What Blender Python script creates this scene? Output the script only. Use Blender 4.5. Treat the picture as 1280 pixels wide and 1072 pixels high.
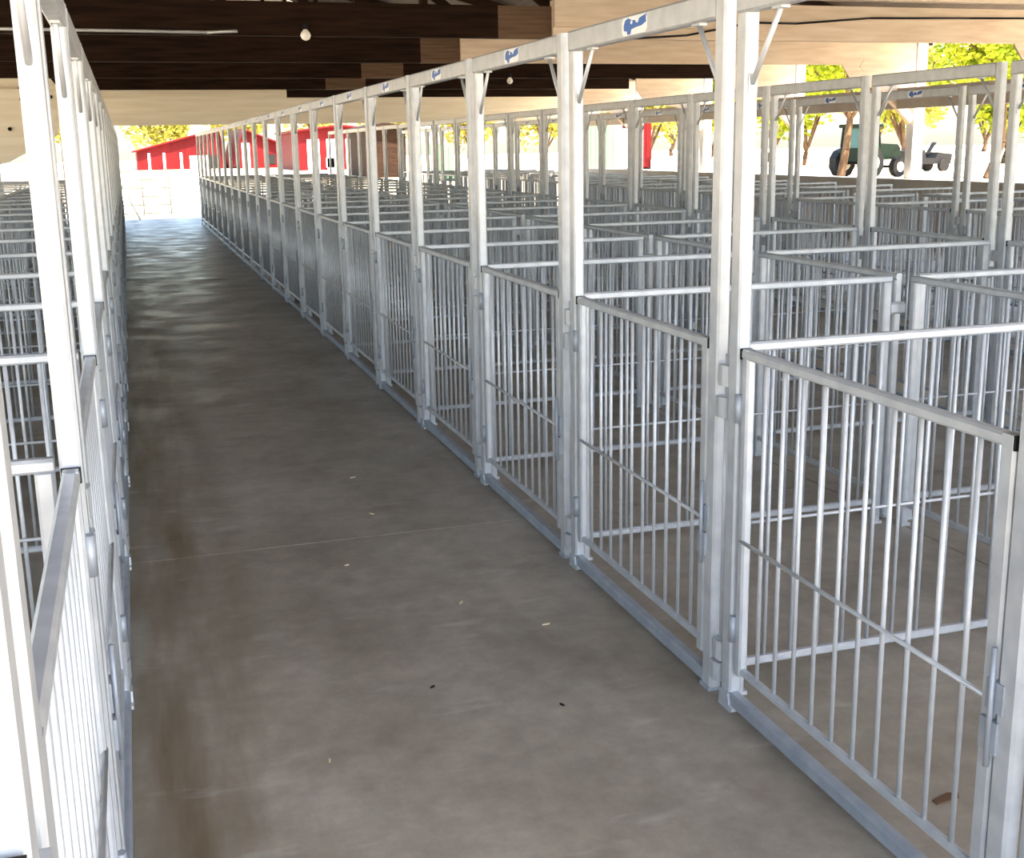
import bpy, math, random
from mathutils import Vector, Matrix

for o in list(bpy.data.objects): bpy.data.objects.remove(o)
SC = bpy.context.scene
COL = SC.collection
random.seed(7)

# ------------------------------------------------------------------ camera
EYE = 1.65
F_PX, YAW, PITCH, ROLL, CY = 1479.0, 0.3055, -0.2256, -0.0172, 521.7
cam_d = bpy.data.cameras.new('camera')
cam_d.sensor_fit = 'HORIZONTAL'; cam_d.sensor_width = 36
cam_d.lens = F_PX / 1280 * 36
cam_d.shift_y = -(536 - CY) / 1280
cam_d.clip_start = .02; cam_d.clip_end = 600
cam = bpy.data.objects.new('camera', cam_d); COL.objects.link(cam)
fw = Vector((math.sin(YAW)*math.cos(PITCH), math.cos(YAW)*math.cos(PITCH), math.sin(PITCH)))
rt = Vector((math.cos(YAW), -math.sin(YAW), 0)); up = rt.cross(fw)
c_, s_ = math.cos(ROLL), math.sin(ROLL)
rt, up = c_*rt + s_*up, -s_*rt + c_*up
cam.matrix_world = Matrix(((rt.x, up.x, -fw.x, 0), (rt.y, up.y, -fw.y, 0), (rt.z, up.z, -fw.z, EYE), (0, 0, 0, 1)))
SC.camera = cam

# ------------------------------------------------------------------ sky, sun, exposure
w = bpy.data.worlds.new('sky'); SC.world = w; w.use_nodes = True
wn = w.node_tree; wn.nodes.clear()
sky = wn.nodes.new('ShaderNodeTexSky'); sky.sky_type = 'NISHITA'
sky.sun_disc = False; sky.sun_elevation = math.radians(58); sky.sun_rotation = math.radians(156)
sky.air_density = 1.2; sky.dust_density = 2.5
bg = wn.nodes.new('ShaderNodeBackground'); bg.inputs['Strength'].default_value = .40
wo = wn.nodes.new('ShaderNodeOutputWorld')
wn.links.new(sky.outputs[0], bg.inputs[0]); wn.links.new(bg.outputs[0], wo.inputs[0])
sun_d = bpy.data.lights.new('sun', 'SUN'); sun_d.energy = 14; sun_d.angle = math.radians(.6); sun_d.color = (1, .89, .72)
sun = bpy.data.objects.new('sun', sun_d); COL.objects.link(sun)
sun.rotation_euler = Vector((-.22, .50, -1)).to_track_quat('-Z', 'Y').to_euler()
SC.view_settings.view_transform = 'Standard'; SC.view_settings.look = 'None'
SC.view_settings.gamma = 1; SC.view_settings.use_curve_mapping = False
SC.view_settings.exposure = 1.42

# ------------------------------------------------------------------ materials
def mat(name, base, rough=.6, metal=0., var=None, scale=8., stretch=(1, 1, 1), bump=0., detail=4., ramp=(.35, .65), spec=.5):
    m = bpy.data.materials.new(name); m.use_nodes = True
    nt = m.node_tree; b = nt.nodes['Principled BSDF']
    b.inputs['Base Color'].default_value = (*base, 1)
    b.inputs['Roughness'].default_value = rough; b.inputs['Metallic'].default_value = metal
    b.inputs['Specular IOR Level'].default_value = spec
    if var:
        tc = nt.nodes.new('ShaderNodeTexCoord'); mp = nt.nodes.new('ShaderNodeMapping')
        mp.inputs['Scale'].default_value = stretch
        nz = nt.nodes.new('ShaderNodeTexNoise'); nz.inputs['Scale'].default_value = scale; nz.inputs['Detail'].default_value = detail
        cr = nt.nodes.new('ShaderNodeValToRGB')
        cr.color_ramp.elements[0].position = ramp[0]; cr.color_ramp.elements[1].position = ramp[1]
        cr.color_ramp.elements[0].color = (*base, 1); cr.color_ramp.elements[1].color = (*var, 1)
        L = nt.links
        L.new(tc.outputs['Object'], mp.inputs[0]); L.new(mp.outputs[0], nz.inputs['Vector'])
        L.new(nz.outputs[0], cr.inputs[0]); L.new(cr.outputs[0], b.inputs['Base Color'])
        if bump:
            bp = nt.nodes.new('ShaderNodeBump'); bp.inputs['Strength'].default_value = bump; bp.inputs['Distance'].default_value = .01
            L.new(nz.outputs[0], bp.inputs['Height']); L.new(bp.outputs[0], b.inputs['Normal'])
    return m

GALV = mat('galvanized_steel', (.45, .475, .51), .42, .3, (.54, .56, .59), 16)
GALV_DULL = mat('galvanized_dull', (.31, .345, .40), .48, .35, (.39, .425, .475), 14)
PALE = mat('pale_pine', (.64, .51, .39), .75, 0, (.74, .63, .51), 3.0, (.6, 6, 6), .15)
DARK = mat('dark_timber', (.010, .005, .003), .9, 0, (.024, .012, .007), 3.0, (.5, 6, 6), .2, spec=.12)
BROWN = mat('brown_and_lit_timber', (.075, .04, .02), .75, 0, (.13, .075, .04), 4.0, (.5, 7, 7), .2)  # brown post wood; on truss chords it paints light reaching the dark timber
CREAM = mat('cream_paint', (.78, .70, .54), .7, 0, (.86, .80, .66), 2.0, (.4, 5, 5), .1)
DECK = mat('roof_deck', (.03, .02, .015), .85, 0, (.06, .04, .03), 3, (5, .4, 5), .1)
WHITE = mat('white_paint', (.80, .80, .82), .6)
WALLM = mat('block_wall', (.47, .42, .36), .85, 0, (.56, .51, .45), 2.5, (1, 1, 1), .1)
RED = mat('red_siding', (.062, .0018, .003), .6, 0, (.095, .003, .005), 1.2, (1, 1, .2))
REDROOF = mat('red_roof', (.07, .0022, .0035), .5, 0, (.10, .004, .006), 1.0)
MINT = mat('mint_paint', (.08, .17, .09), .6)
BLUE = mat('blue_ink', (.03, .13, .45), .4)
STICK = mat('white_sticker', (.85, .86, .88), .35)
BLACK = mat('black_rubber', (.012, .012, .013), .55)
GREEN = mat('green_paint', (.0015, .010, .005), .4, .0)
GLASSY = mat('cab_glass', (.03, .08, .06), .1, 0)
BARK = mat('bark', (.06, .035, .02), .9, 0, (.12, .075, .045), 6, (1, 1, .3), .4)
LEAF = mat('leaf_green', (.14, .22, .010), .6, 0, (.38, .40, .03), .8)
LEAF2 = mat('leaf_yellow', (.22, .22, .03), .6, 0, (.42, .38, .09), .8)
YELLOWM = mat('cream_tube', (.72, .66, .48), .5)
STRAW = mat('straw', (.62, .52, .34), .8)
DRYLEAF = mat('dry_leaf', (.13, .07, .035), .8)
BULB = mat('lamp_glass', (.9, .9, .88), .25)

# leaves let light through
for mm in (RED, REDROOF, MINT, GREEN, BLACK, BARK, LEAF, LEAF2):
    mm.node_tree.nodes['Principled BSDF'].inputs['Specular IOR Level'].default_value = .12
for mm in (LEAF, LEAF2):
    nt = mm.node_tree; b = nt.nodes['Principled BSDF']
    tr = nt.nodes.new('ShaderNodeBsdfTranslucent'); mx = nt.nodes.new('ShaderNodeMixShader'); mx.inputs[0].default_value = .4
    cr = [n for n in nt.nodes if n.type == 'VALTORGB'][0]
    nt.links.new(cr.outputs[0], tr.inputs[0])
    nt.links.new(b.outputs[0], mx.inputs[1]); nt.links.new(tr.outputs[0], mx.inputs[2])
    nt.links.new(mx.outputs[0], nt.nodes['Material Output'].inputs[0])

def concrete():
    m = bpy.data.materials.new('concrete'); m.use_nodes = True
    nt = m.node_tree; b = nt.nodes['Principled BSDF']; L = nt.links
    geo = nt.nodes.new('ShaderNodeNewGeometry')
    def noise(scale, stretch, det=5., rgh=.55):
        mp = nt.nodes.new('ShaderNodeMapping'); mp.inputs['Scale'].default_value = stretch
        n = nt.nodes.new('ShaderNodeTexNoise'); n.inputs['Scale'].default_value = scale
        n.inputs['Detail'].default_value = det; n.inputs['Roughness'].default_value = rgh
        L.new(geo.outputs['Position'], mp.inputs[0]); L.new(mp.outputs[0], n.inputs['Vector']); return n.outputs[0]
    def ramp(src, p0, p1, c0, c1):
        r = nt.nodes.new('ShaderNodeValToRGB'); r.color_ramp.elements[0].position = p0; r.color_ramp.elements[1].position = p1
        r.color_ramp.elements[0].color = (*c0, 1); r.color_ramp.elements[1].color = (*c1, 1)
        L.new(src, r.inputs[0]); return r.outputs[0]
    def mix(a, bb, fac, mode='MIX'):
        x = nt.nodes.new('ShaderNodeMix'); x.data_type = 'RGBA'; x.blend_type = mode
        if isinstance(fac, float): x.inputs[0].default_value = fac
        else: L.new(fac, x.inputs[0])
        for i, v in ((6, a), (7, bb)):
            if isinstance(v, tuple): x.inputs[i].default_value = (*v, 1)
            else: L.new(v, x.inputs[i])
        return x.outputs[2]
    base = ramp(noise(.7, (1, .7, 1)), .3, .7, (.31, .27, .215), (.48, .43, .36))
    fine = ramp(noise(9, (1, 1, 1), 8, .7), .3, .75, (.72, .72, .72), (1.1, 1.1, 1.1))
    col = mix(base, fine, 1., 'MULTIPLY')
    mot = ramp(noise(2.6, (1, .6, 1), 7, .65), .32, .7, (.78, .76, .73), (1.12, 1.12, 1.12)); col = mix(col, mot, 1., 'MULTIPLY')
    # lengthwise brown stain strip beside the left fence
    sx = nt.nodes.new('ShaderNodeSeparateXYZ'); L.new(geo.outputs['Position'], sx.inputs[0])
    strip = nt.nodes.new('ShaderNodeMapRange'); strip.interpolation_type = 'SMOOTHSTEP'
    for k, v in (('From Min', .08), ('From Max', .42), ('To Min', 1.), ('To Max', 0.)): strip.inputs[k].default_value = v
    L.new(sx.outputs[0], strip.inputs['Value'])
    sn = ramp(noise(1.6, (2.6, .35, 1), 5), .36, .6, (0, 0, 0), (1, 1, 1))
    ml = nt.nodes.new('ShaderNodeMath'); ml.operation = 'MULTIPLY'; L.new(strip.outputs[0], ml.inputs[0]); L.new(sn, ml.inputs[1])
    col = mix(col, (.17, .125, .075), ml.outputs[0])
    # scattered brown drips and pale scuffs
    sp = ramp(noise(2.3, (1, .8, 1), 4), .64, .78, (0, 0, 0), (.75, .75, .75)); col = mix(col, (.21, .155, .105), sp)
    sc = ramp(noise(3.2, (.8, 2.6, 1), 3), .62, .74, (0, 0, 0), (.35, .35, .35)); col = mix(col, (.60, .57, .52), sc)
    L.new(col, b.inputs['Base Color'])
    rr = ramp(noise(2.1, (1, 1, 1)), .3, .7, (.30, .30, .30), (.60, .60, .60)); L.new(rr, b.inputs['Roughness'])
    bp = nt.nodes.new('ShaderNodeBump'); bp.inputs['Strength'].default_value = .12; bp.inputs['Distance'].default_value = .02
    L.new(noise(3.5, (1, 1, 1), 6, .6), bp.inputs['Height']); L.new(bp.outputs[0], b.inputs['Normal'])
    return m
CONC = concrete()
GROUND = mat('sandy_ground', (.58, .47, .32), .9, 0, (.68, .57, .41), .35, (1, 1, 1), .05)

# ------------------------------------------------------------------ mesh helpers
class MB:
    def __init__(self): self.v = []; self.f = []; self.sm = []
    def box(self, x0, x1, y0, y1, z0, z1):
        n = len(self.v)
        self.v += [(x, y, z) for z in (z0, z1) for y in (y0, y1) for x in (x0, x1)]
        self.f += [tuple(n+i for i in q) for q in ((0, 2, 3, 1), (4, 5, 7, 6), (0, 1, 5, 4), (2, 6, 7, 3), (0, 4, 6, 2), (1, 3, 7, 5))]
        self.sm += [False]*6; return self
    def prism(self, a, b, sec, smooth=False, ref=None):
        """section points (u, v) swept from a to b"""
        a = Vector(a); b = Vector(b); d = (b-a).normalized()
        if ref is None: ref = Vector((0, 0, 1)) if abs(d.z) < .9 else Vector((0, 1, 0))
        u = ref.cross(d).normalized(); v = d.cross(u)
        n = len(self.v); k = len(sec)
        for p in (a, b): self.v += [tuple(p + u*s + v*t) for s, t in sec]
        for i in range(k):
            j = (i+1) % k; self.f.append((n+i, n+j, n+k+j, n+k+i)); self.sm.append(smooth)
        self.f.append(tuple(range(n+k-1, n-1, -1))); self.f.append(tuple(range(n+k, n+2*k))); self.sm += [False, False]
        return self
    def tube(self, a, b, wu, wv, ch=.006):
        x, y = wu/2, wv/2; c = min(ch, x*.6, y*.6)
        return self.prism(a, b, [(x-c, -y), (x, -y+c), (x, y-c), (x-c, y), (-x+c, y), (-x, y-c), (-x, -y+c), (-x+c, -y)])
    def rod(self, a, b, r, n=8):
        return self.prism(a, b, [(r*math.cos(2*math.pi*i/n), r*math.sin(2*math.pi*i/n)) for i in range(n)], True)
    def path(self, pts, r, n=6):
        for p, q in zip(pts, pts[1:]): self.rod(p, q, r, n)
        return self
    def poly(self, pts, thick):
        """flat outline extruded by vector thick"""
        n = len(self.v); k = len(pts); t = Vector(thick)
        self.v += [tuple(p) for p in pts] + [tuple(Vector(p)+t) for p in pts]
        self.f.append(tuple(range(n+k-1, n-1, -1))); self.f.append(tuple(range(n+k, n+2*k))); self.sm += [False, False]
        for i in range(k):
            j = (i+1) % k; self.f.append((n+i, n+j, n+k+j, n+k+i)); self.sm.append(False)
        return self
    def mesh(self, name, m):
        me = bpy.data.meshes.new(name); me.from_pydata(self.v, [], self.f)
        me.polygons.foreach_set('use_smooth', self.sm); me.materials.append(m); me.update()
        return me

def link(name, data, parent=None, loc=(0, 0, 0), rz=0):
    o = bpy.data.objects.new(name, data); COL.objects.link(o)
    o.location = loc; o.rotation_euler = (0, 0, rz)
    if parent: o.parent = parent
    return o
def tag(o, label, cat, group=None):
    o['label'] = label; o['category'] = cat
    if group: o['group'] = group
    return o
def struct(o, label=None):
    o['kind'] = 'structure'
    if label: o['label'] = label
    return o

# ------------------------------------------------------------------ layout (metres)
M = 1.2875            # pen module along the aisle
GAP = .125            # between the two posts of a pair
Y0 = 2.935            # near post of the pair that starts the first whole gate
N0, N1 = -2, 20
D1, PEN = 1.60, 1.52
LX = -.142
G = 1.09              # gate height
T = 2.055             # header top
W = M - GAP           # post to post of one front

# ------------------------------------------------------------------ the setting
END_Y = 31.4; NEAR_Y = -3.0; BL, BR = -5.6, 12.0
gr = link('ground', MB().box(-160, 220, -120, 260, -.4, -.06).mesh('ground', GROUND)); struct(gr)
fl = link('floor', MB().box(BL, BR+.1, NEAR_Y, END_Y, -.3, -.012).mesh('floor', CONC)); struct(fl)
ys = [NEAR_Y, 1.0, 4.88, 8.7, 12.45, 16.2, 20.0, 23.8, 27.6, END_Y]
xs = [BL, -1.67, .0, 3.12, 7.9, BR]
xs = [BL, -1.9, 3.12, 7.9, BR]
for a, b in zip(ys, ys[1:]):
    for c, d in zip(xs, xs[1:]):
        link('floor_slab', MB().box(c+.004, d-.004, a+.004, b-.004, -.1, 0).mesh('floor_slab', CONC), fl)

def low_wall(name, x0, x1):
    o = link(name, MB().box(x0, x1, NEAR_Y, END_Y, 0, .97).mesh(name, WALLM)); struct(o)
    link('wall_cap', MB().box(x0-.03, x1+.03, NEAR_Y, END_Y, .97, 1.02).mesh('wall_cap', WALLM), o)
low_wall('wall_right', BR-.06, BR+.14)

# roof: two sloping decks on rafters
RX = 3.2; RZ = 5.6; EZ = 3.2
def deck(x0, z0, x1, z1):
    mb = MB(); n = 8
    for i in range(n):
        a, b = i/n, (i+1)/n
        xa, xb = x0+(x1-x0)*a, x0+(x1-x0)*b; za, zb = z0+(z1-z0)*a, z0+(z1-z0)*b
        mb.poly([(xa, NEAR_Y, za), (xb, NEAR_Y, zb), (xb, NEAR_Y, zb+.06), (xa, NEAR_Y, za+.06)], (0, END_Y-NEAR_Y+.3, 0))
    return mb
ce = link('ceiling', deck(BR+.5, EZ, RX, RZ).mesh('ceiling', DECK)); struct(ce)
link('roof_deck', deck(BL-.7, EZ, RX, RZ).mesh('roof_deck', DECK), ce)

link('ridge_cap', MB().poly([(RX-.5, NEAR_Y, RZ-.06), (RX, NEAR_Y, RZ+.08), (RX+.5, NEAR_Y, RZ-.06), (RX+.5, NEAR_Y, RZ+.02), (RX, NEAR_Y, RZ+.16), (RX-.5, NEAR_Y, RZ+.02)], (0, END_Y-NEAR_Y+.3, 0)).mesh('ridge_cap', DECK), ce)
# roof trusses: (Y, list of (x0, x1, material) for the bottom chord)
CH0, CH1 = 2.80, 3.14
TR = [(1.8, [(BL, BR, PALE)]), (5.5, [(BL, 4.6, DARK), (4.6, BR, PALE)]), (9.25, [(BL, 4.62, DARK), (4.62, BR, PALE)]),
      (13.0, [(BL, 4.0, DARK), (4.0, 4.62, BROWN), (4.62, BR, PALE)]),  # brown stretch: light on the dark chord, put into its colour
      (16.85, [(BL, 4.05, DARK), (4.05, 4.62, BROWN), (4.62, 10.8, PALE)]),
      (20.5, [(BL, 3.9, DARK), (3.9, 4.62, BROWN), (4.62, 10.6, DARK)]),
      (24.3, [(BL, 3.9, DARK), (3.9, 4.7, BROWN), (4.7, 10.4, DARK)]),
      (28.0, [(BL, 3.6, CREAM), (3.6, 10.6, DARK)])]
ordn = ['second', 'third', 'fourth', 'fifth', 'sixth', 'seventh']
lab = ['pale pine roof truss over the first pens, above the aisle head',
       'timber roof truss with dark chord, one bay inside the aisle head',
       'timber roof truss with dark chord, two bays inside the aisle head',
       'dark roof truss carrying the grey conduit and black cable, pale splice beam',
       'dark roof truss with pale splice beam and end coloured brown as lit, behind the conduit truss',
       'dark roof truss with short stretch coloured brown as lit, two bays behind the conduit truss',
       'dark roof truss with cream gusset, three bays behind the conduit truss',
       'cream and dark roof truss next to the open barn end']
for i, (y, segs) in enumerate(TR):
    r = link('roof_truss', None, loc=(0, y, 0)); tag(r, lab[i], 'roof truss', 'roof trusses')
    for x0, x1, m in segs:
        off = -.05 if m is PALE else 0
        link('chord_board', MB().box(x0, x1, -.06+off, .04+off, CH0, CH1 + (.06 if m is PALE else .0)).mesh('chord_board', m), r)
    dm = DARK
    for s, xe in ((1, BR+.5), (-1, BL-.5)):
        mb = MB(); mb.tube((xe, 0, EZ-.0), (RX, 0, RZ-.12), .08, .2); link('rafter', mb.mesh('rafter', dm), r)
    for xa, xb in ((RX, RX), (RX-3.5, RX-.3), (RX+3.5, RX+.3)):
        zb = RZ-.2
        link('web', MB().tube((xa, .07, CH1-.02), (xb, .07, zb - abs(xb-RX)*.3), .07, .14).mesh('web', dm), r)
    # gusset plate next to the side post
    if y > 4:
        gx0, gx1 = (10.8, 12.14) if y < 20 else (10.55, 12.14)
        link('gusset_plate', MB().poly([(gx0, -.09, CH1), (gx0, -.09, CH0-.02), (gx0+.22, -.09, CH0-.3), (gx1, -.09, CH0-.45), (gx1, -.09, CH1)], (0, .03, 0)).mesh('gusset_plate', PALE), r)
    for sg, X in ((1, BR), (-1, BL)):
        link('knee_brace', MB().tube((X+sg*.14, -.05, 1.95), (X-sg*.85, -.05, 2.82), .09, .14).mesh('knee_brace', PALE), r)
    if abs(y-13) < .1:
        link('splice_plate', MB().box(4.62, 7.0, -.16, -.12, CH0+.12, CH1+.35).mesh('splice_plate', PALE), r)

# side posts with knee braces on the low wall line
for i, (y, _) in enumerate(TR):
    for s, X in ((1, BR), (-1, BL)):
        p = link('barn_post', MB().tube((0, 0, -.06), (0, 0, 3.2), .2, .2, .01).mesh('barn_post', WHITE), None, (X+s*.26, y, 0))
        tag(p, 'square white timber barn post standing behind the low wall' if s > 0 else 'square white timber barn post on the side away from the low wall',
            'post', 'white barn posts along the low wall' if s > 0 else 'white barn posts away from the low wall')
# side girts between the posts
for s, X in ((1, BR-.14), (-1, BL+.14)):
    gt = link('side_girt', None, loc=(X, 0, 0))
    tag(gt, 'grey side girt of two long boards above the low wall' if s > 0 else 'grey side girt of two long boards on the side away from the low wall', 'beam')
    for z0, z1 in ((2.12, 2.27), (2.285, 2.44)):
        link('girt_board', MB().box(-.03, .03, NEAR_Y, END_Y, z0, z1).mesh('girt_board', WALLM), gt)

# gable boards over the open far end
gb = link('gable_end', None, loc=(0, END_Y+.36, 0)); tag(gb, 'cream horizontal gable boards over the open far end of the barn', 'gable')
nb = 11
for k in range(nb):
    z0 = 2.30+k*.31; z1 = z0+.33
    def half(z): return 1.0 if z < EZ else max(.02, (RZ+.06-z)/(RZ-EZ))
    a0, a1 = half(z0), half(z1)
    P4 = [(RX+(BL-RX)*a0, z0), (RX+(BR-RX)*a0, z0), (RX+(BR-RX)*a1, z1), (RX+(BL-RX)*a1, z1)]
    link('gable_board', MB().poly([(x, -.03*(k % 2), z) for x, z in P4], (0, .028, 0)).mesh('gable_board', CREAM), gb)
for X in (BL, -3.0, BR-4, BR):
    p = link('barn_end_post', MB().tube((X, END_Y+.5, -.06), (X, END_Y+.5, 3.2), .16, .16, .01).mesh('barn_end_post', CREAM))
    tag(p, 'cream timber post holding the gable boards at the open end', 'post', 'posts at the open barn end')

# cream knee brace frame on the left
kb = link('brace_frame', None, loc=(-2.9, 24.0, 0)); tag(kb, 'cream diagonal timber brace frame rising over the left pens', 'brace')
link('post', MB().tube((0, 0, 0), (0, 0, 3.1), .2, .2, .01).mesh('post', CREAM), kb)
link('brace', MB().tube((0, 0, 1.75), (1.75, 0, 2.95), .12, .34, .01).mesh('brace', CREAM), kb)
link('brace', MB().tube((0, .1, 2.2), (1.2, .1, 3.05), .12, .3, .01).mesh('brace', CREAM), kb)
link('gusset_plate', MB().poly([(-.1, -.14, 1.3), (.85, -.14, 1.5), (1.55, -.14, 1.86), (1.78, -.14, 2.0), (1.88, -.14, 2.80), (-.1, -.14, 2.80)], (0, .03, 0)).mesh('gusset_plate', CREAM), kb)
for bx, bz in ((.95, 2.1), (1.35, 2.3), (1.2, 2.62), (1.7, 2.66)):
    link('bolt', MB().rod((bx, -.17, bz), (bx, -.11, bz), .035).mesh('bolt', BLACK), kb)
bp_ = link('stump_post', MB().prism((-1.28, 30.6, 0), (-1.24, 30.6, 2.3), [(.15*math.cos(i*.785)*(1+.1*(i % 3)), .13*math.sin(i*.785)) for i in range(8)], True).mesh('stump_post', BROWN))
tag(bp_, 'rough brown timber post behind the left row of pens', 'post')

# ------------------------------------------------------------------ pen fronts
PX, PY = .04, .055
mesh_cache = {}
def cached(key, fn):
    if key not in mesh_cache: mesh_cache[key] = fn()
    return mesh_cache[key]
NB = 10
def front_meshes(s):
    """s = -1: the aisle lies on the -X side. Origin: far post base; the front runs to -Y."""
    K = {}
    K['post_a'] = MB().tube((0, 0, .012), (0, 0, T-.074), PX, PY).mesh('post', GALV)
    K['post_b'] = MB().tube((0, -W, .012), (0, -W, T), PX, PY).mesh('post', GALV)
    K['header'] = MB().tube((0, -W+PY/2+.001, T-.037), (0, PY/2, T-.037), .042, .072).mesh('header_beam', GALV)
    K['brace_a'] = MB().rod((0, -.165, T-.077), (0, -PY/2-.002, T-.255), .0075).box(-.012, .012, -.19, -.14, T-.080, T-.071).box(-.012, .012, -PY/2-.005, -PY/2, T-.28, T-.23).mesh('brace', GALV)
    K['brace_b'] = MB().rod((0, -W+.165, T-.077), (0, -W+PY/2+.002, T-.255), .0075).box(-.012, .012, -W+.14, -W+.19, T-.080, T-.071).box(-.012, .012, -W+PY/2, -W+PY/2+.005, T-.28, T-.23).mesh('brace', GALV)
    K['threshold'] = MB().tube((s*.004, -W+PY/2, .034), (s*.004, -PY/2, .034), .036, .042).mesh('threshold', GALV_DULL)
    ft = MB()
    ft.poly([(s*.01, -.05, 0), (s*.01, -.06, .006), (s*.01, -.058, .016), (s*.01, -.04, .02), (s*.01, -.03, .05), (s*.01, .02, .05), (s*.01, .026, .0)], (s*.018, 0, 0))
    K['foot_a'] = ft.mesh('foot', GALV)
    K['foot_b'] = MB().box(-.024, .024, -W-.027, -W+.032, 0, .014).mesh('foot', GALV_DULL)
    # knuckles that pin this front to its neighbour
    for nm, z, e in (('k1', 1.0, 0), ('k2', .905, .02), ('k3', .16, 0), ('k4', .085, .02)):
        K[nm] = MB().prism((s*.004, GAP/2-.012+e*.8, z-.03), (s*.004, GAP/2-.012+e*.8, z+.03), [(p*.03 if abs(p) < .8 else p*.024, q*.023) for p, q in ((1, 0), (.71, .71), (0, 1), (-1, .9), (-1, -.9), (0, -1), (.71, -.71))], False, Vector((1, 0, 0))).mesh('knuckle', GALV)
    K['pin'] = MB().rod((s*.003, GAP/2, .05), (s*.003, GAP/2, 1.06), .007).mesh('drop_pin', GALV)
    # sticker plate with a blue mark
    h = T-.037; yc = -W/2; xx = s*.0212; d = 1 if s < 0 else -1
    def P(x, u, v): return (x, yc - d*u, h+v)          # u runs to the right for someone in the aisle
    def outline(x, pts, th): return MB().poly([P(x, u, v) for u, v in pts], (s*th, 0, 0))
    a, b, c = .098, .028, .012
    K['sticker'] = outline(xx-s*.001, [(-a+c, -b), (a-c, -b), (a, -b+c), (a, b-c), (a-c, b), (-a+c, b), (-a, b-c), (-a, -b+c)], .002).mesh('sticker', STICK)
    K['mark'] = outline(xx+s*.001, [(-.082, .004), (-.070, .020), (-.045, .025), (-.020, .017), (.0, .015), (.03, .014), (.055, .020), (.092, .025), (.094, .002), (.06, -.006), (.01, -.008), (-.022, -.012), (-.028, -.026), (-.052, -.026), (-.056, -.015), (-.080, -.012)], .001).mesh('sticker_mark', BLUE)
    K['dots'] = [outline(xx+s*.002, [(u+rr*1.4*math.cos(k*.785), v+rr*math.sin(k*.785)) for k in range(8)], .0006).mesh('mark_dot', STICK) for u, v, rr in ((.026, .014, .009), (-.018, .010, .006))]
    # gate: stiles and rails in one welded frame
    ya, yb = -PY/2-.028, -W+PY/2+.03
    g = MB()
    g.tube((0, ya, .12), (0, ya, G), .028, .034); g.tube((0, yb, .105), (0, yb, G), .034, .042)
    g.tube((0, yb-.02, G-.014), (0, ya+.017, G-.014), .030, .028); g.tube((0, yb, .135), (0, ya, .135), .022, .024)
    K['gate'] = g.mesh('gate', GALV)
    K['bar'] = MB().rod((0, 0, .148), (0, 0, G-.03), .0062, 8).mesh('bar', GALV)
    K['bars_y'] = [ya + (yb-ya)*(i+1)/(NB+1) for i in range(NB)]
    b = MB()
    for y in K['bars_y']: b.rod((0, y, .148), (0, y, G-.03), .0062, 6)
    K['bars'] = b.mesh('bars', GALV)
    K['mid'] = MB().rod((s*.011, yb, .535), (s*.011, ya-.0, .535), .006).mesh('cross_rod', GALV)
    yl = -W+PY/2+.008
    K['latch'] = MB().box(s*.017, s*.027, yl-.022, yl+.028, .43, .50).box(s*.012, s*.024, yl-.03, yl+.02, .52, .585).rod((s*.03, yl-.004, .40), (s*.03, yl-.004, .66), .006).mesh('latch', GALV_DULL)
    K['hinge'] = MB().rod((s*.018, -PY/2-.008, -.04), (s*.018, -PY/2-.008, .04), .012).mesh('hinge', GALV_DULL)
    K['cap_a'] = MB().box(-.0175, .0175, ya+.015, ya+.021, G-.029, G+.001).mesh('end_cap', BLACK)
    K['cap_b'] = MB().box(-.0175, .0175, yb-.024, yb-.018, G-.029, G+.001).mesh('end_cap', BLACK)
    return K
FM = {s: front_meshes(s) for s in (-1, 1)}

def pen_front(x, y, s, near, label, group, last=False):
    K = FM[s]
    r = link('livestock_gate', None, loc=(x, y, 0)); tag(r, label, 'pen gate', group)
    for nm, k in (('post', 'post_a'), ('post', 'post_b'), ('header_beam', 'header'), ('brace', 'brace_a'), ('brace', 'brace_b'),
                  ('threshold', 'threshold'), ('foot', 'foot_a'), ('foot', 'foot_b')):
        link(nm, K[k], r)
    if not last:
        for k in ('k1', 'k2', 'k3', 'k4'): link('knuckle', K[k], r)
        link('drop_pin', K['pin'], r)
    if s < 0:
        st = link('sticker', K['sticker'], r); st['label'] = 'white rounded sticker with a blue mark'
        link('sticker_mark', K['mark'], st)
        for dm in K['dots']: link('mark_dot', dm, st)
    g = link('gate', K['gate'], r)
    if near:
        for by in K['bars_y']: link('bar', K['bar'], g, (0, by, 0))
    else:
        o = link('bars', K['bars'], g); o['kind'] = 'stuff'
    link('cross_rod', K['mid'], g); link('latch', K['latch'], g); link('hinge', K['hinge'], g, (0, 0, .26)); link('hinge', K['hinge'], g, (0, 0, .92))
    link('end_cap', K['cap_a'], g); link('end_cap', K['cap_b'], g)
    return r

# ------------------------------------------------------------------ panels between the pens
def panel_meshes(L, n):
    K = {'L': L}
    K['bottom'] = MB().tube((.018, 0, .10), (L-.018, 0, .10), .026, .026).mesh('bottom_rail', GALV)
    K['top'] = MB().tube((0, 0, G-.014), (L, 0, G-.014), .03, .028).mesh('top_rail', GALV)
    K['stile'] = MB().tube((0, 0, .012), (0, 0, G-.028), .036, .036).box(-.026, .026, -.022, .022, 0, .012).mesh('stile', GALV)
    K['bar'] = MB().rod((0, 0, .112), (0, 0, G-.027), .0062, 8).mesh('bar', GALV)
    K['bars_x'] = [.018 + (L-.036)*(i+1)/(n+1) for i in range(n)]
    b = MB()
    for x in K['bars_x']: b.rod((x, 0, .112), (x, 0, G-.027), .0062, 6)
    K['bars'] = b.mesh('bars', GALV)
    K['mid'] = MB().rod((.01, .011, .54), (L-.01, .011, .54), .0055).mesh('cross_rod', GALV)
    K['lug'] = MB().tube((L, 0, .95), (L+.07, 0, .95), .03, .05, .008).mesh('lug', GALV)
    return K
PM = panel_meshes(PEN-.115, 14)
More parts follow.
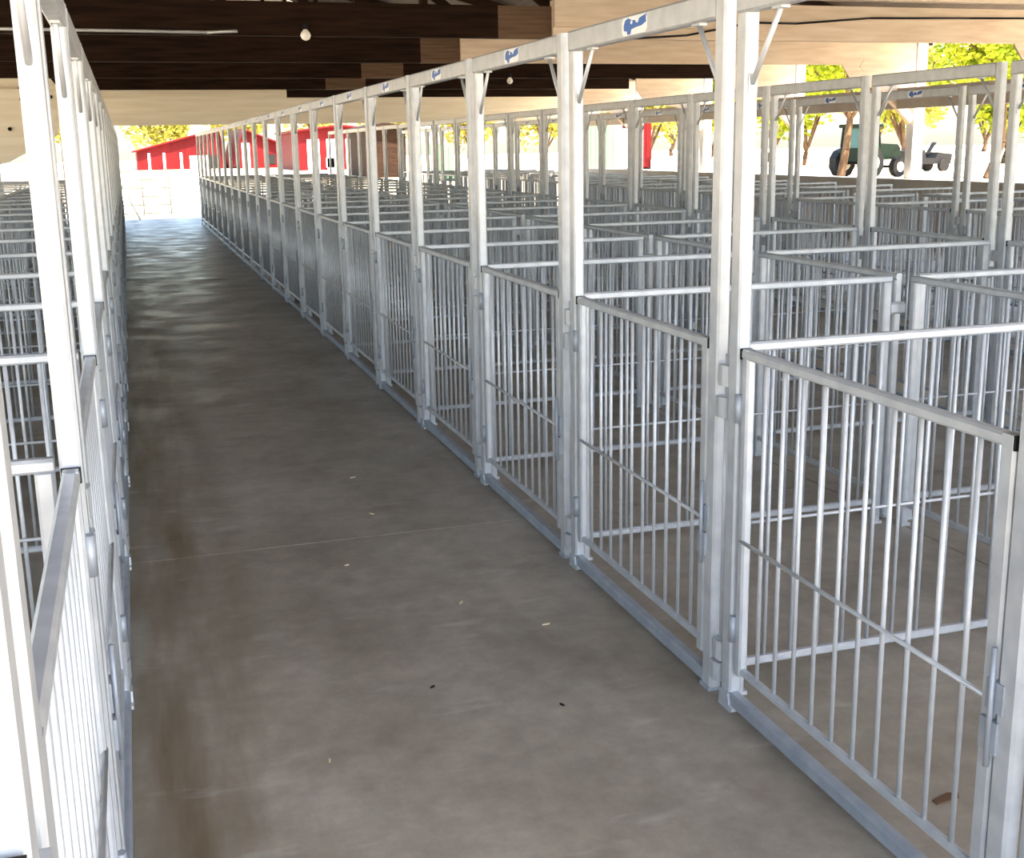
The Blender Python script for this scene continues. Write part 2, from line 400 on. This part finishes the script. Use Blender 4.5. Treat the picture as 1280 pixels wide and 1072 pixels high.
BM = panel_meshes(M-.10, 12)
def panel(x, y, K, rz, near, label, group, lug=True):
    r = link('pen_fence', None, loc=(x, y, 0), rz=rz); tag(r, label, 'pen fence', group)
    link('top_rail', K['top'], r); link('bottom_rail', K['bottom'], r); link('stile', K['stile'], r, (.018, 0, 0)); link('stile', K['stile'], r, (K['L']-.018, 0, 0))
    if near:
        for bx in K['bars_x']: link('bar', K['bar'], r, (bx, 0, 0))
    else:
        o = link('bars', K['bars'], r); o['kind'] = 'stuff'
    link('cross_rod', K['mid'], r)
    if lug: link('lug', K['lug'], r)
    return r

XM = D1+PEN; X2 = D1+2*PEN; X3 = 6.4; XM2 = X3+PEN; X4 = X3+2*PEN
LB = LX-PEN; L2 = LX-2*PEN
YL = 2.27   # near post of the left line's pair
def yn(n): return Y0+n*M
ORD = ['first', 'second', 'third', 'fourth', 'fifth', 'sixth', 'seventh']
def lb(n, near, far, last=5):
    """a label counted from the pen where the dry leaf lies, or the shared one for the long rest of the row"""
    if n == 0: return near.format('at', 'the pen with the dry leaf')
    if 0 < n <= last: return near.format(ORD[n-1], 'past the dry leaf pen')
    return far
# right of the main aisle
for n in range(N0+1, N1+1):
    y = yn(n); nr = n <= 5
    pen_front(D1, y, -1, nr, lb(n, 'blue stickered aisle gate with barred leaf, {} {}', 'blue stickered aisle gate in the long run beyond the sixth from the dry leaf'),
              'gates on the stickered side of the main aisle', n == N1)
    pen_front(X2, y, 1, n <= 3, lb(n, 'header framed rear gate of the double row, {} {}', 'header framed rear gate of the double row, beyond the fifth from dry leaf'), 'gates on the far side of the double pen row', n == N1)
    pen_front(X3, y, -1, False, 'header framed barred gate across the second aisle, next to the low wall pens', 'gates across the second aisle', n == N1)
    panel(XM, y-M+GAP/2+.05, BM, math.pi/2, nr, lb(n, 'barred back fence of the stickered pens, {} {}', 'barred back fence dividing the double row, beyond the fifth from the dry leaf'), 'back fences of the double pen row', False)
    panel(XM2, y-M+GAP/2+.05, BM, math.pi/2, False, 'barred back fence of the pens between second aisle and low wall', 'back fences near the low wall', False)
for n in range(N0, N1+1):
    y = yn(n)+GAP/2; nr = n <= 5
    panel(D1+.035, y, PM, 0, nr and n >= 0, lb(n, 'barred cross fence between stickered pens, {} {}', 'barred cross fence between stickered pens, beyond the fifth from the dry leaf'), 'cross fences behind the stickered gates')
    panel(XM+.055, y, PM, 0, nr and n >= 0, lb(n, 'barred back row cross fence, {} {}', 'barred back row cross fence of the double pens, beyond the fifth'), 'cross fences of the second pen row', False)
    if n >= 2:
        panel(X3+.035, y, PM, 0, False, 'barred cross fence of pens just across the second aisle', 'cross fences across the second aisle')
        panel(XM2+.055, y, PM, 0, False, 'barred cross fence of the pens next to the low wall', 'cross fences next to the low wall')
# left of the main aisle
for n in range(-1, N1+1):
    y = YL+n*M
    pen_front(LX, y, 1, 0 <= n <= 3, 'header framed barred gate across the main aisle from the blue stickered gates', 'gates facing the stickered row', n == N1)
    panel(LX-.035, y+GAP/2, PM, math.pi, 0 <= n <= 4, 'barred cross fence just behind the gates that face the stickered row', 'cross fences opposite the stickered row')
    panel(LB-.055, y+GAP/2, PM, math.pi, False, 'barred cross fence of the outer pens opposite the stickered row', 'outer cross fences opposite the stickered row')
    panel(LB, y-M+GAP/2+.05, BM, math.pi/2, False, 'barred back fence of the pens opposite the stickered row', 'back fences opposite the stickered row', False)

# ------------------------------------------------------------------ things on the trusses
co = link('conduit', MB().path([(-4.5, 12.87, 2.83), (-1.5, 12.87, 2.835), (.9, 12.87, 2.82), (1.2, 12.87, 2.835)], .016, 8).mesh('conduit', GALV))
tag(co, 'thin grey conduit running along the lower edge of a dark truss', 'conduit')
cb = link('power_cable', MB().path([(4.7, 12.80, 2.72), (5.2, 12.80, 2.78), (5.9, 12.80, 2.82), (6.2, 12.80, 2.84), (6.7, 12.80, 2.93), (7.0, 12.80, 2.99), (7.6, 12.80, 2.985), (8.6, 12.80, 3.06), (10.0, 12.80, 3.08), (11.6, 12.80, 3.1)], .013, 6).mesh('power_cable', BLACK))
tag(cb, 'black cable sagging across the pale splice beam', 'cable')
def lamp(x, y, z, label):
    r = link('lamp_socket', None, loc=(x, y, z)); tag(r, label, 'lamp', 'bare lamps under the trusses')
    link('socket', MB().rod((0, 0, 0), (0, 0, -.07), .03, 10).mesh('socket', BLACK), r)
    mb = MB(); prev = None
    prof = [(.02, -.07), (.045, -.10), (.055, -.13), (.04, -.165), (.012, -.18)]
    n = 10
    for rr, zz in prof: mb.v += [(rr*math.cos(2*math.pi*i/n), rr*math.sin(2*math.pi*i/n), zz) for i in range(n)]
    for k in range(len(prof)-1):
        for i in range(n):
            j = (i+1) % n; mb.f.append((k*n+i, (k+1)*n+i, (k+1)*n+j, k*n+j)); mb.sm.append(True)
    mb.f.append(tuple((len(prof)-1)*n+i for i in range(n-1, -1, -1))); mb.sm.append(False)
    link('bulb', mb.mesh('bulb', BULB), r)
lamp(1.89, 12.88, 2.93, 'bare white bulb hanging on the dark conduit truss')
lamp(6.5, 20.40, 2.88, 'bare white bulb hanging under a dark truss behind the pale beam')

# ------------------------------------------------------------------ outside: far end
tg = link('tube_gate', None, loc=(-.25, 33.4, -.06)); tag(tg, 'cream tubular farm gate with level bars outside the barn end', 'gate')
for X in (0, .62, 1.32): link('upright', MB().rod((X, 0, .06 if X else 0), (X, 0, 1.25), .022).mesh('upright', YELLOWM), tg)
for k in range(6): link('rail', MB().rod((0, 0, .12+k*.22), (1.32, 0, .12+k*.22), .02).mesh('rail', YELLOWM), tg)
link('stay', MB().rod((-.05, -.1, 1.2), (.5, -.9, 0), .02).mesh('stay', YELLOWM), tg)

def gable_building(name, label, x0, x1, y, depth, eave, peak, wall_m, roof_m, cat='building', peak_at=.5):
    r = link(name, None, loc=(x0, y, -.06)); tag(r, label, cat)
    wd = x1-x0; px = wd*peak_at
    link('walls', MB().poly([(0, 0, 0), (wd, 0, 0), (wd, 0, eave), (px, 0, peak), (0, 0, eave)], (0, depth, 0)).mesh('walls', wall_m), r)
    for a, b in (((0, eave), (px, peak)), ((wd, eave), (px, peak))):
        dx = -.4 if a[0] == 0 else .4; sl = (b[1]-a[1])/(b[0]-a[0])
        link('roof_slope', MB().poly([(a[0]+dx, -.5, a[1]+dx*sl+.02), (b[0], -.5, b[1]+.02), (b[0], -.5, b[1]+.17), (a[0]+dx, -.5, a[1]+dx*sl+.17)], (0, depth+1, 0)).mesh('roof_slope', roof_m), r)
    return r
def opening(r, x0, x1, z0, z1, m, name='door', proud=.08):
    return link(name, MB().box(x0, x1, -proud, .02, z0, z1).mesh(name, m), r)
rb = gable_building('red_barn', 'long red barn with low gable and white trim seen beyond the barn end', 1.1, 9.3, 122, 14, 1.75, 3.7, RED, REDROOF, peak_at=.95)
for a in (1.0, 2.4, 4.0): opening(rb, a, a+.22, 0, 1.6, WHITE, 'trim_board')
opening(rb, 4.9, 6.6, 0, 1.3, CREAM, 'sliding_door'); opening(rb, 6.7, 7.5, 0, 1.3, BLACK, 'doorway')
rb2 = gable_building('red_barn', 'red gabled barn with white doors beside the long red barn', 10.4, 16.0, 119, 14, 1.6, 3.6, RED, REDROOF, peak_at=.1)
opening(rb2, .35, 1.1, 0, 2.4, WHITE, 'sliding_door')
opening(rb2, 2.6, 3.5, .4, 1.3, BLACK, 'doorway'); opening(rb2, 3.7, 4.1, 0, 1.4, WHITE, 'trim_board'); opening(rb2, 5.1, 5.4, 0, 1.3, WHITE, 'trim_board')
hall = gable_building('red_hall', 'red fronted hall with white bays behind the far pens', 13.6, 20.3, 100, 12, 3.1, 3.5, RED, REDROOF)
for a in (.7, 2.3, 3.9, 5.4): opening(hall, a, a+1.0, 0, 2.5, WHITE, 'bay')
opening(hall, 2.2, 2.9, .2, 1.0, GALV_DULL, 'vent')
shed = gable_building('brown_shed', 'dark brown shed with cream door frames behind the far pens', 13.4, 15.8, 70, 5, 2.75, 3.0, DARK, DARK)
for a in (.2, 1.1, 1.95): opening(shed, a, a+.14, 0, 2.2, CREAM, 'door_frame')
opening(shed, .36, 1.08, 0, 2.1, DARK, 'door', .04); opening(shed, 1.26, 1.93, 0, 2.1, DARK, 'door', .04)

def container(label, x, y, wd, dp, ht, m, name='container', cat='container'):
    r = link(name, None, loc=(x, y, -.06)); tag(r, label, cat)
    link('body', MB().box(0, wd, 0, dp, .12, ht).mesh('body', m), r)
    for i in range(int(wd/.35)):
        link('rib', MB().box(.12+i*.35, .24+i*.35, -.03, 0, .2, ht-.1).mesh('rib', m), r)
    for cx in (0, wd-.2): link('skid', MB().box(cx, cx+.2, 0, dp, 0, .12).mesh('skid', BLACK), r)
    return r
container('mint green metal container standing outside behind the low wall', 28.6, 74.0, 2.0, 4, 2.9, MINT)
container('white metal container standing beside the mint green one', 30.9, 74.5, 1.35, 4, 2.7, WHITE)
container('small mint green bin near the brown shed', 15.3, 60, .75, 2, 1.85, MINT, 'metal_bin', 'bin')
container('red metal shed panel standing outside behind the low wall', 33.4, 76.0, .85, 3, 3.1, RED, 'red_shed', 'shed')

# tractor
tr = link('tractor', None, loc=(32.6, 48.5, -.06), rz=.25); tag(tr, 'green tractor with glazed cab parked beyond the low wall', 'tractor')
def wheel(x, y, R, wdt):
    n = 20; mb = MB()
    mb.prism((x, y-wdt/2, R), (x, y+wdt/2, R), [(R*(1.0 if i % 2 else .95)*math.cos(2*math.pi*i/n), R*(1.0 if i % 2 else .95)*math.sin(2*math.pi*i/n)) for i in range(n)])
    o = link('wheel', mb.mesh('wheel', BLACK), tr)
    link('rim', MB().rod((x, y-wdt/2-.02, R), (x, y+wdt/2+.02, R), R*.5, 14).mesh('rim', YELLOWM), o)
for yy in (-.85, .85): wheel(-.5, yy, .68, .42); wheel(1.5, yy*.85, .46, .3)
link('hood', MB().poly([(.35, -.38, .8), (2.0, -.38, .8), (2.05, -.38, 1.3), (1.8, -.38, 1.48), (.35, -.38, 1.55)], (0, .76, 0)).mesh('hood', GREEN), tr)
link('cab_base', MB().box(-.95, .4, -.62, .62, .75, 1.35).mesh('cab_base', GREEN), tr)
gl = link('cab_glazing', MB().poly([(-.85, -.58, 1.35), (.38, -.58, 1.35), (.22, -.58, 2.25), (-.75, -.58, 2.25)], (0, 1.16, 0)).mesh('cab_glazing', GLASSY), tr)
for a, b in (((-.88, 1.35), (-.78, 2.25)), ((.4, 1.35), (.25, 2.25)), ((-.2, 1.35), (-.2, 2.25))):
    for yy in (-.6, .6): link('cab_pillar', MB().tube((a[0], yy, a[1]), (b[0], yy, b[1]), .07, .07).mesh('cab_pillar', BLACK), tr)
link('cab_roof', MB().tube((-1.0, 0, 2.33), (.45, 0, 2.33), 1.35, .16, .05).mesh('cab_roof', GREEN), tr)
link('exhaust', MB().rod((1.2, .3, 1.45), (1.2, .3, 2.2), .04).mesh('exhaust', BLACK), tr)
link('axle', MB().rod((-.5, -.8, .68), (-.5, .8, .68), .08).rod((1.5, -.7, .46), (1.5, .7, .46), .06).mesh('axle', BLACK), tr)

# parked utility cart, dark
cart = link('utility_cart', None, loc=(40.6, 55.0, -.06), rz=.1); tag(cart, 'dark small utility cart parked under the trees', 'cart')
for cx in (-.9, .9):
    for cy in (-.6, .6): link('wheel', MB().rod((cx, cy-.12, .32), (cx, cy+.12, .32), .32, 14).mesh('wheel', BLACK), cart)
link('tub', MB().poly([(-1.4, -.6, .4), (1.4, -.6, .4), (1.5, -.6, .9), (.5, -.6, 1.0), (.35, -.6, .7), (-.3, -.6, .7), (-.4, -.6, 1.15), (-1.45, -.6, 1.1)], (0, 1.2, 0)).mesh('tub', BLACK), cart)
link('steering', MB().tube((.3, 0, .9), (.75, 0, 1.5), .3, .05).mesh('steering', BLACK), cart)

# trees
def tree(x, y, ht, cr, label, group, leaf=LEAF, nl=2600, trunk_h=None, lean=.2, size=.3):
    rnd = random.Random(int(x*31+y*17))
    r = link('tree', None, loc=(x, y, -.06)); tag(r, label, 'tree', group)
    th = trunk_h or ht*.35
    mb = MB()
    def limb(p, q, r0, r1, n=8):
        p = Vector(p); q = Vector(q); d = (q-p).normalized(); ref = Vector((0, 1, 0)) if abs(d.y) < .9 else Vector((1, 0, 0))
        u = ref.cross(d).normalized(); v = d.cross(u); b = len(mb.v)
        for c, rr in ((p, r0), (q, r1)): mb.v.extend(tuple(c+u*rr*math.cos(2*math.pi*i/n)+v*rr*math.sin(2*math.pi*i/n)) for i in range(n))
        for i in range(n): mb.f.append((b+i, b+(i+1) % n, b+n+(i+1) % n, b+n+i)); mb.sm.append(True)
    k = Vector((lean*rnd.uniform(-1, 1), 0, th*.5)); top = Vector((lean, lean*.4, th))
    limb((0, 0, 0), k, ht*.024, ht*.02); limb(k, top, ht*.02, ht*.018)
    tips = []
    for a in range(5):
        an = a*1.257+rnd.uniform(-.3, .3); q = top+Vector((math.cos(an)*cr*.45, math.sin(an)*cr*.45, (ht-th)*rnd.uniform(.35, .6)))
        limb(top, q, ht*.013, ht*.007, 6); tips.append(q)
        for _ in range(2):
            e = q+Vector((rnd.uniform(-1, 1)*cr*.4, rnd.uniform(-1, 1)*cr*.4, rnd.uniform(.0, .25)*ht)); limb(q, e, ht*.009, ht*.004, 5); tips.append(e)
    link('trunk', mb.mesh('trunk', BARK), r)
    lm = MB()
    cl = [(Vector((math.cos(i*2.4)*cr*.62*math.sqrt((i+.5)/11), math.sin(i*2.4)*cr*.62*math.sqrt((i+.5)/11), th+(ht-th)*rnd.uniform(.22, .78))), cr*rnd.uniform(.32, .5)) for i in range(11)] + [(t, cr*.3) for t in tips]
    for i in range(nl):
        c, rad = rnd.choice(cl)
        d = Vector((rnd.gauss(0, 1), rnd.gauss(0, 1), rnd.gauss(0, .75))).normalized()*rad*rnd.uniform(.55, 1.05)
        p = c+d; u = Vector((rnd.gauss(0, 1), rnd.gauss(0, 1), rnd.gauss(0, .6))).normalized(); v = u.cross(Vector((rnd.gauss(0, 1), rnd.gauss(0, 1), rnd.gauss(0, 1)))).normalized()
        s = size*rnd.uniform(.6, 1.2); b = len(lm.v)
        lm.v += [tuple(p-u*s*.5), tuple(p+v*s*.28), tuple(p+u*s*.5), tuple(p-v*s*.28)]
        lm.f.append((b, b+1, b+2, b+3)); lm.sm.append(False)
    o = link('foliage', lm.mesh('foliage', leaf), r); o['kind'] = 'stuff'
    return r
RT = 'bright green leafy tree standing in the yard beyond the low wall'
tree(29.9, 46.2, 8.0, 3.6, 'forked green tree standing right beside the green tractor', 'yard trees beyond the low wall', LEAF, 3600, 2.6, .5, .34)
tree(35.2, 43.2, 7.5, 3.6, 'leaning thick trunked green tree beyond the low wall, past the tractor', 'yard trees beyond the low wall', LEAF, 4200, 3.0, .9, .34)
for k, (az, rad, hh, cr) in enumerate([(.47+.075*i, 84+4*(i % 2), 8.5+.7*(i % 3), 3.0) for i in range(8)] + [(.42+.1*i, 104, 11, 4.2) for i in range(7)] + [(.44+.08*i, 165, 13, 5.2) for i in range(6)]):
    x, y = rad*math.sin(az), rad*math.cos(az)
    tree(x, y, hh, cr, 'bright green leafy tree in the background row beyond the low wall', 'background trees beyond the low wall', (LEAF, LEAF, LEAF2)[k % 3], 2600, hh*.10, .3, .62)
for k in range(9):
    az = -.16+.062*k; rad = 150+6*(k % 2)
    tree(rad*math.sin(az), rad*math.cos(az), 9.5+(k*7 % 4)*.7, 4.6, 'pale yellow green tree standing behind the red barns', 'trees behind the red barns', LEAF2, 2200, 1.2, .3, .8)

# ------------------------------------------------------------------ litter on the floor
def chip(x, y, L, a, m, label, cat):
    o = link('straw_bit' if m is STRAW else 'dry_leaf', MB().poly([(-L/2, -L*.12, 0), (L*.3, -L*.18, 0), (L/2, 0, 0), (L*.2, L*.16, 0), (-L*.45, L*.1, 0)], (0, 0, .004)).mesh('chip', m), None, (x, y, 0), a)
    tag(o, label, cat, 'litter on the aisle floor')
for x, y, L, a in ((.98, 5.85, .035, .4), (1.05, 4.0, .03, 1.0), (.72, 4.55, .02, .2), (.95, 5.2, .03, 2.2), (1.28, 3.7, .03, .1), (.4, 3.0, .02, 1.4)):
    chip(x, y, L, a, STRAW, 'tiny pale straw bit lying on the concrete aisle', 'straw')
chip(1.87, 2.28, .09, .2, DRYLEAF, 'curled brown dry leaf inside the first stickered pen', 'leaf')
for x, y, L, a in ((.78, 3.35, .02, .6), (1.12, 3.1, .02, 2.0)):
    chip(x, y, L, a, BLACK, 'tiny black pellet of dirt on the concrete aisle', 'dirt')
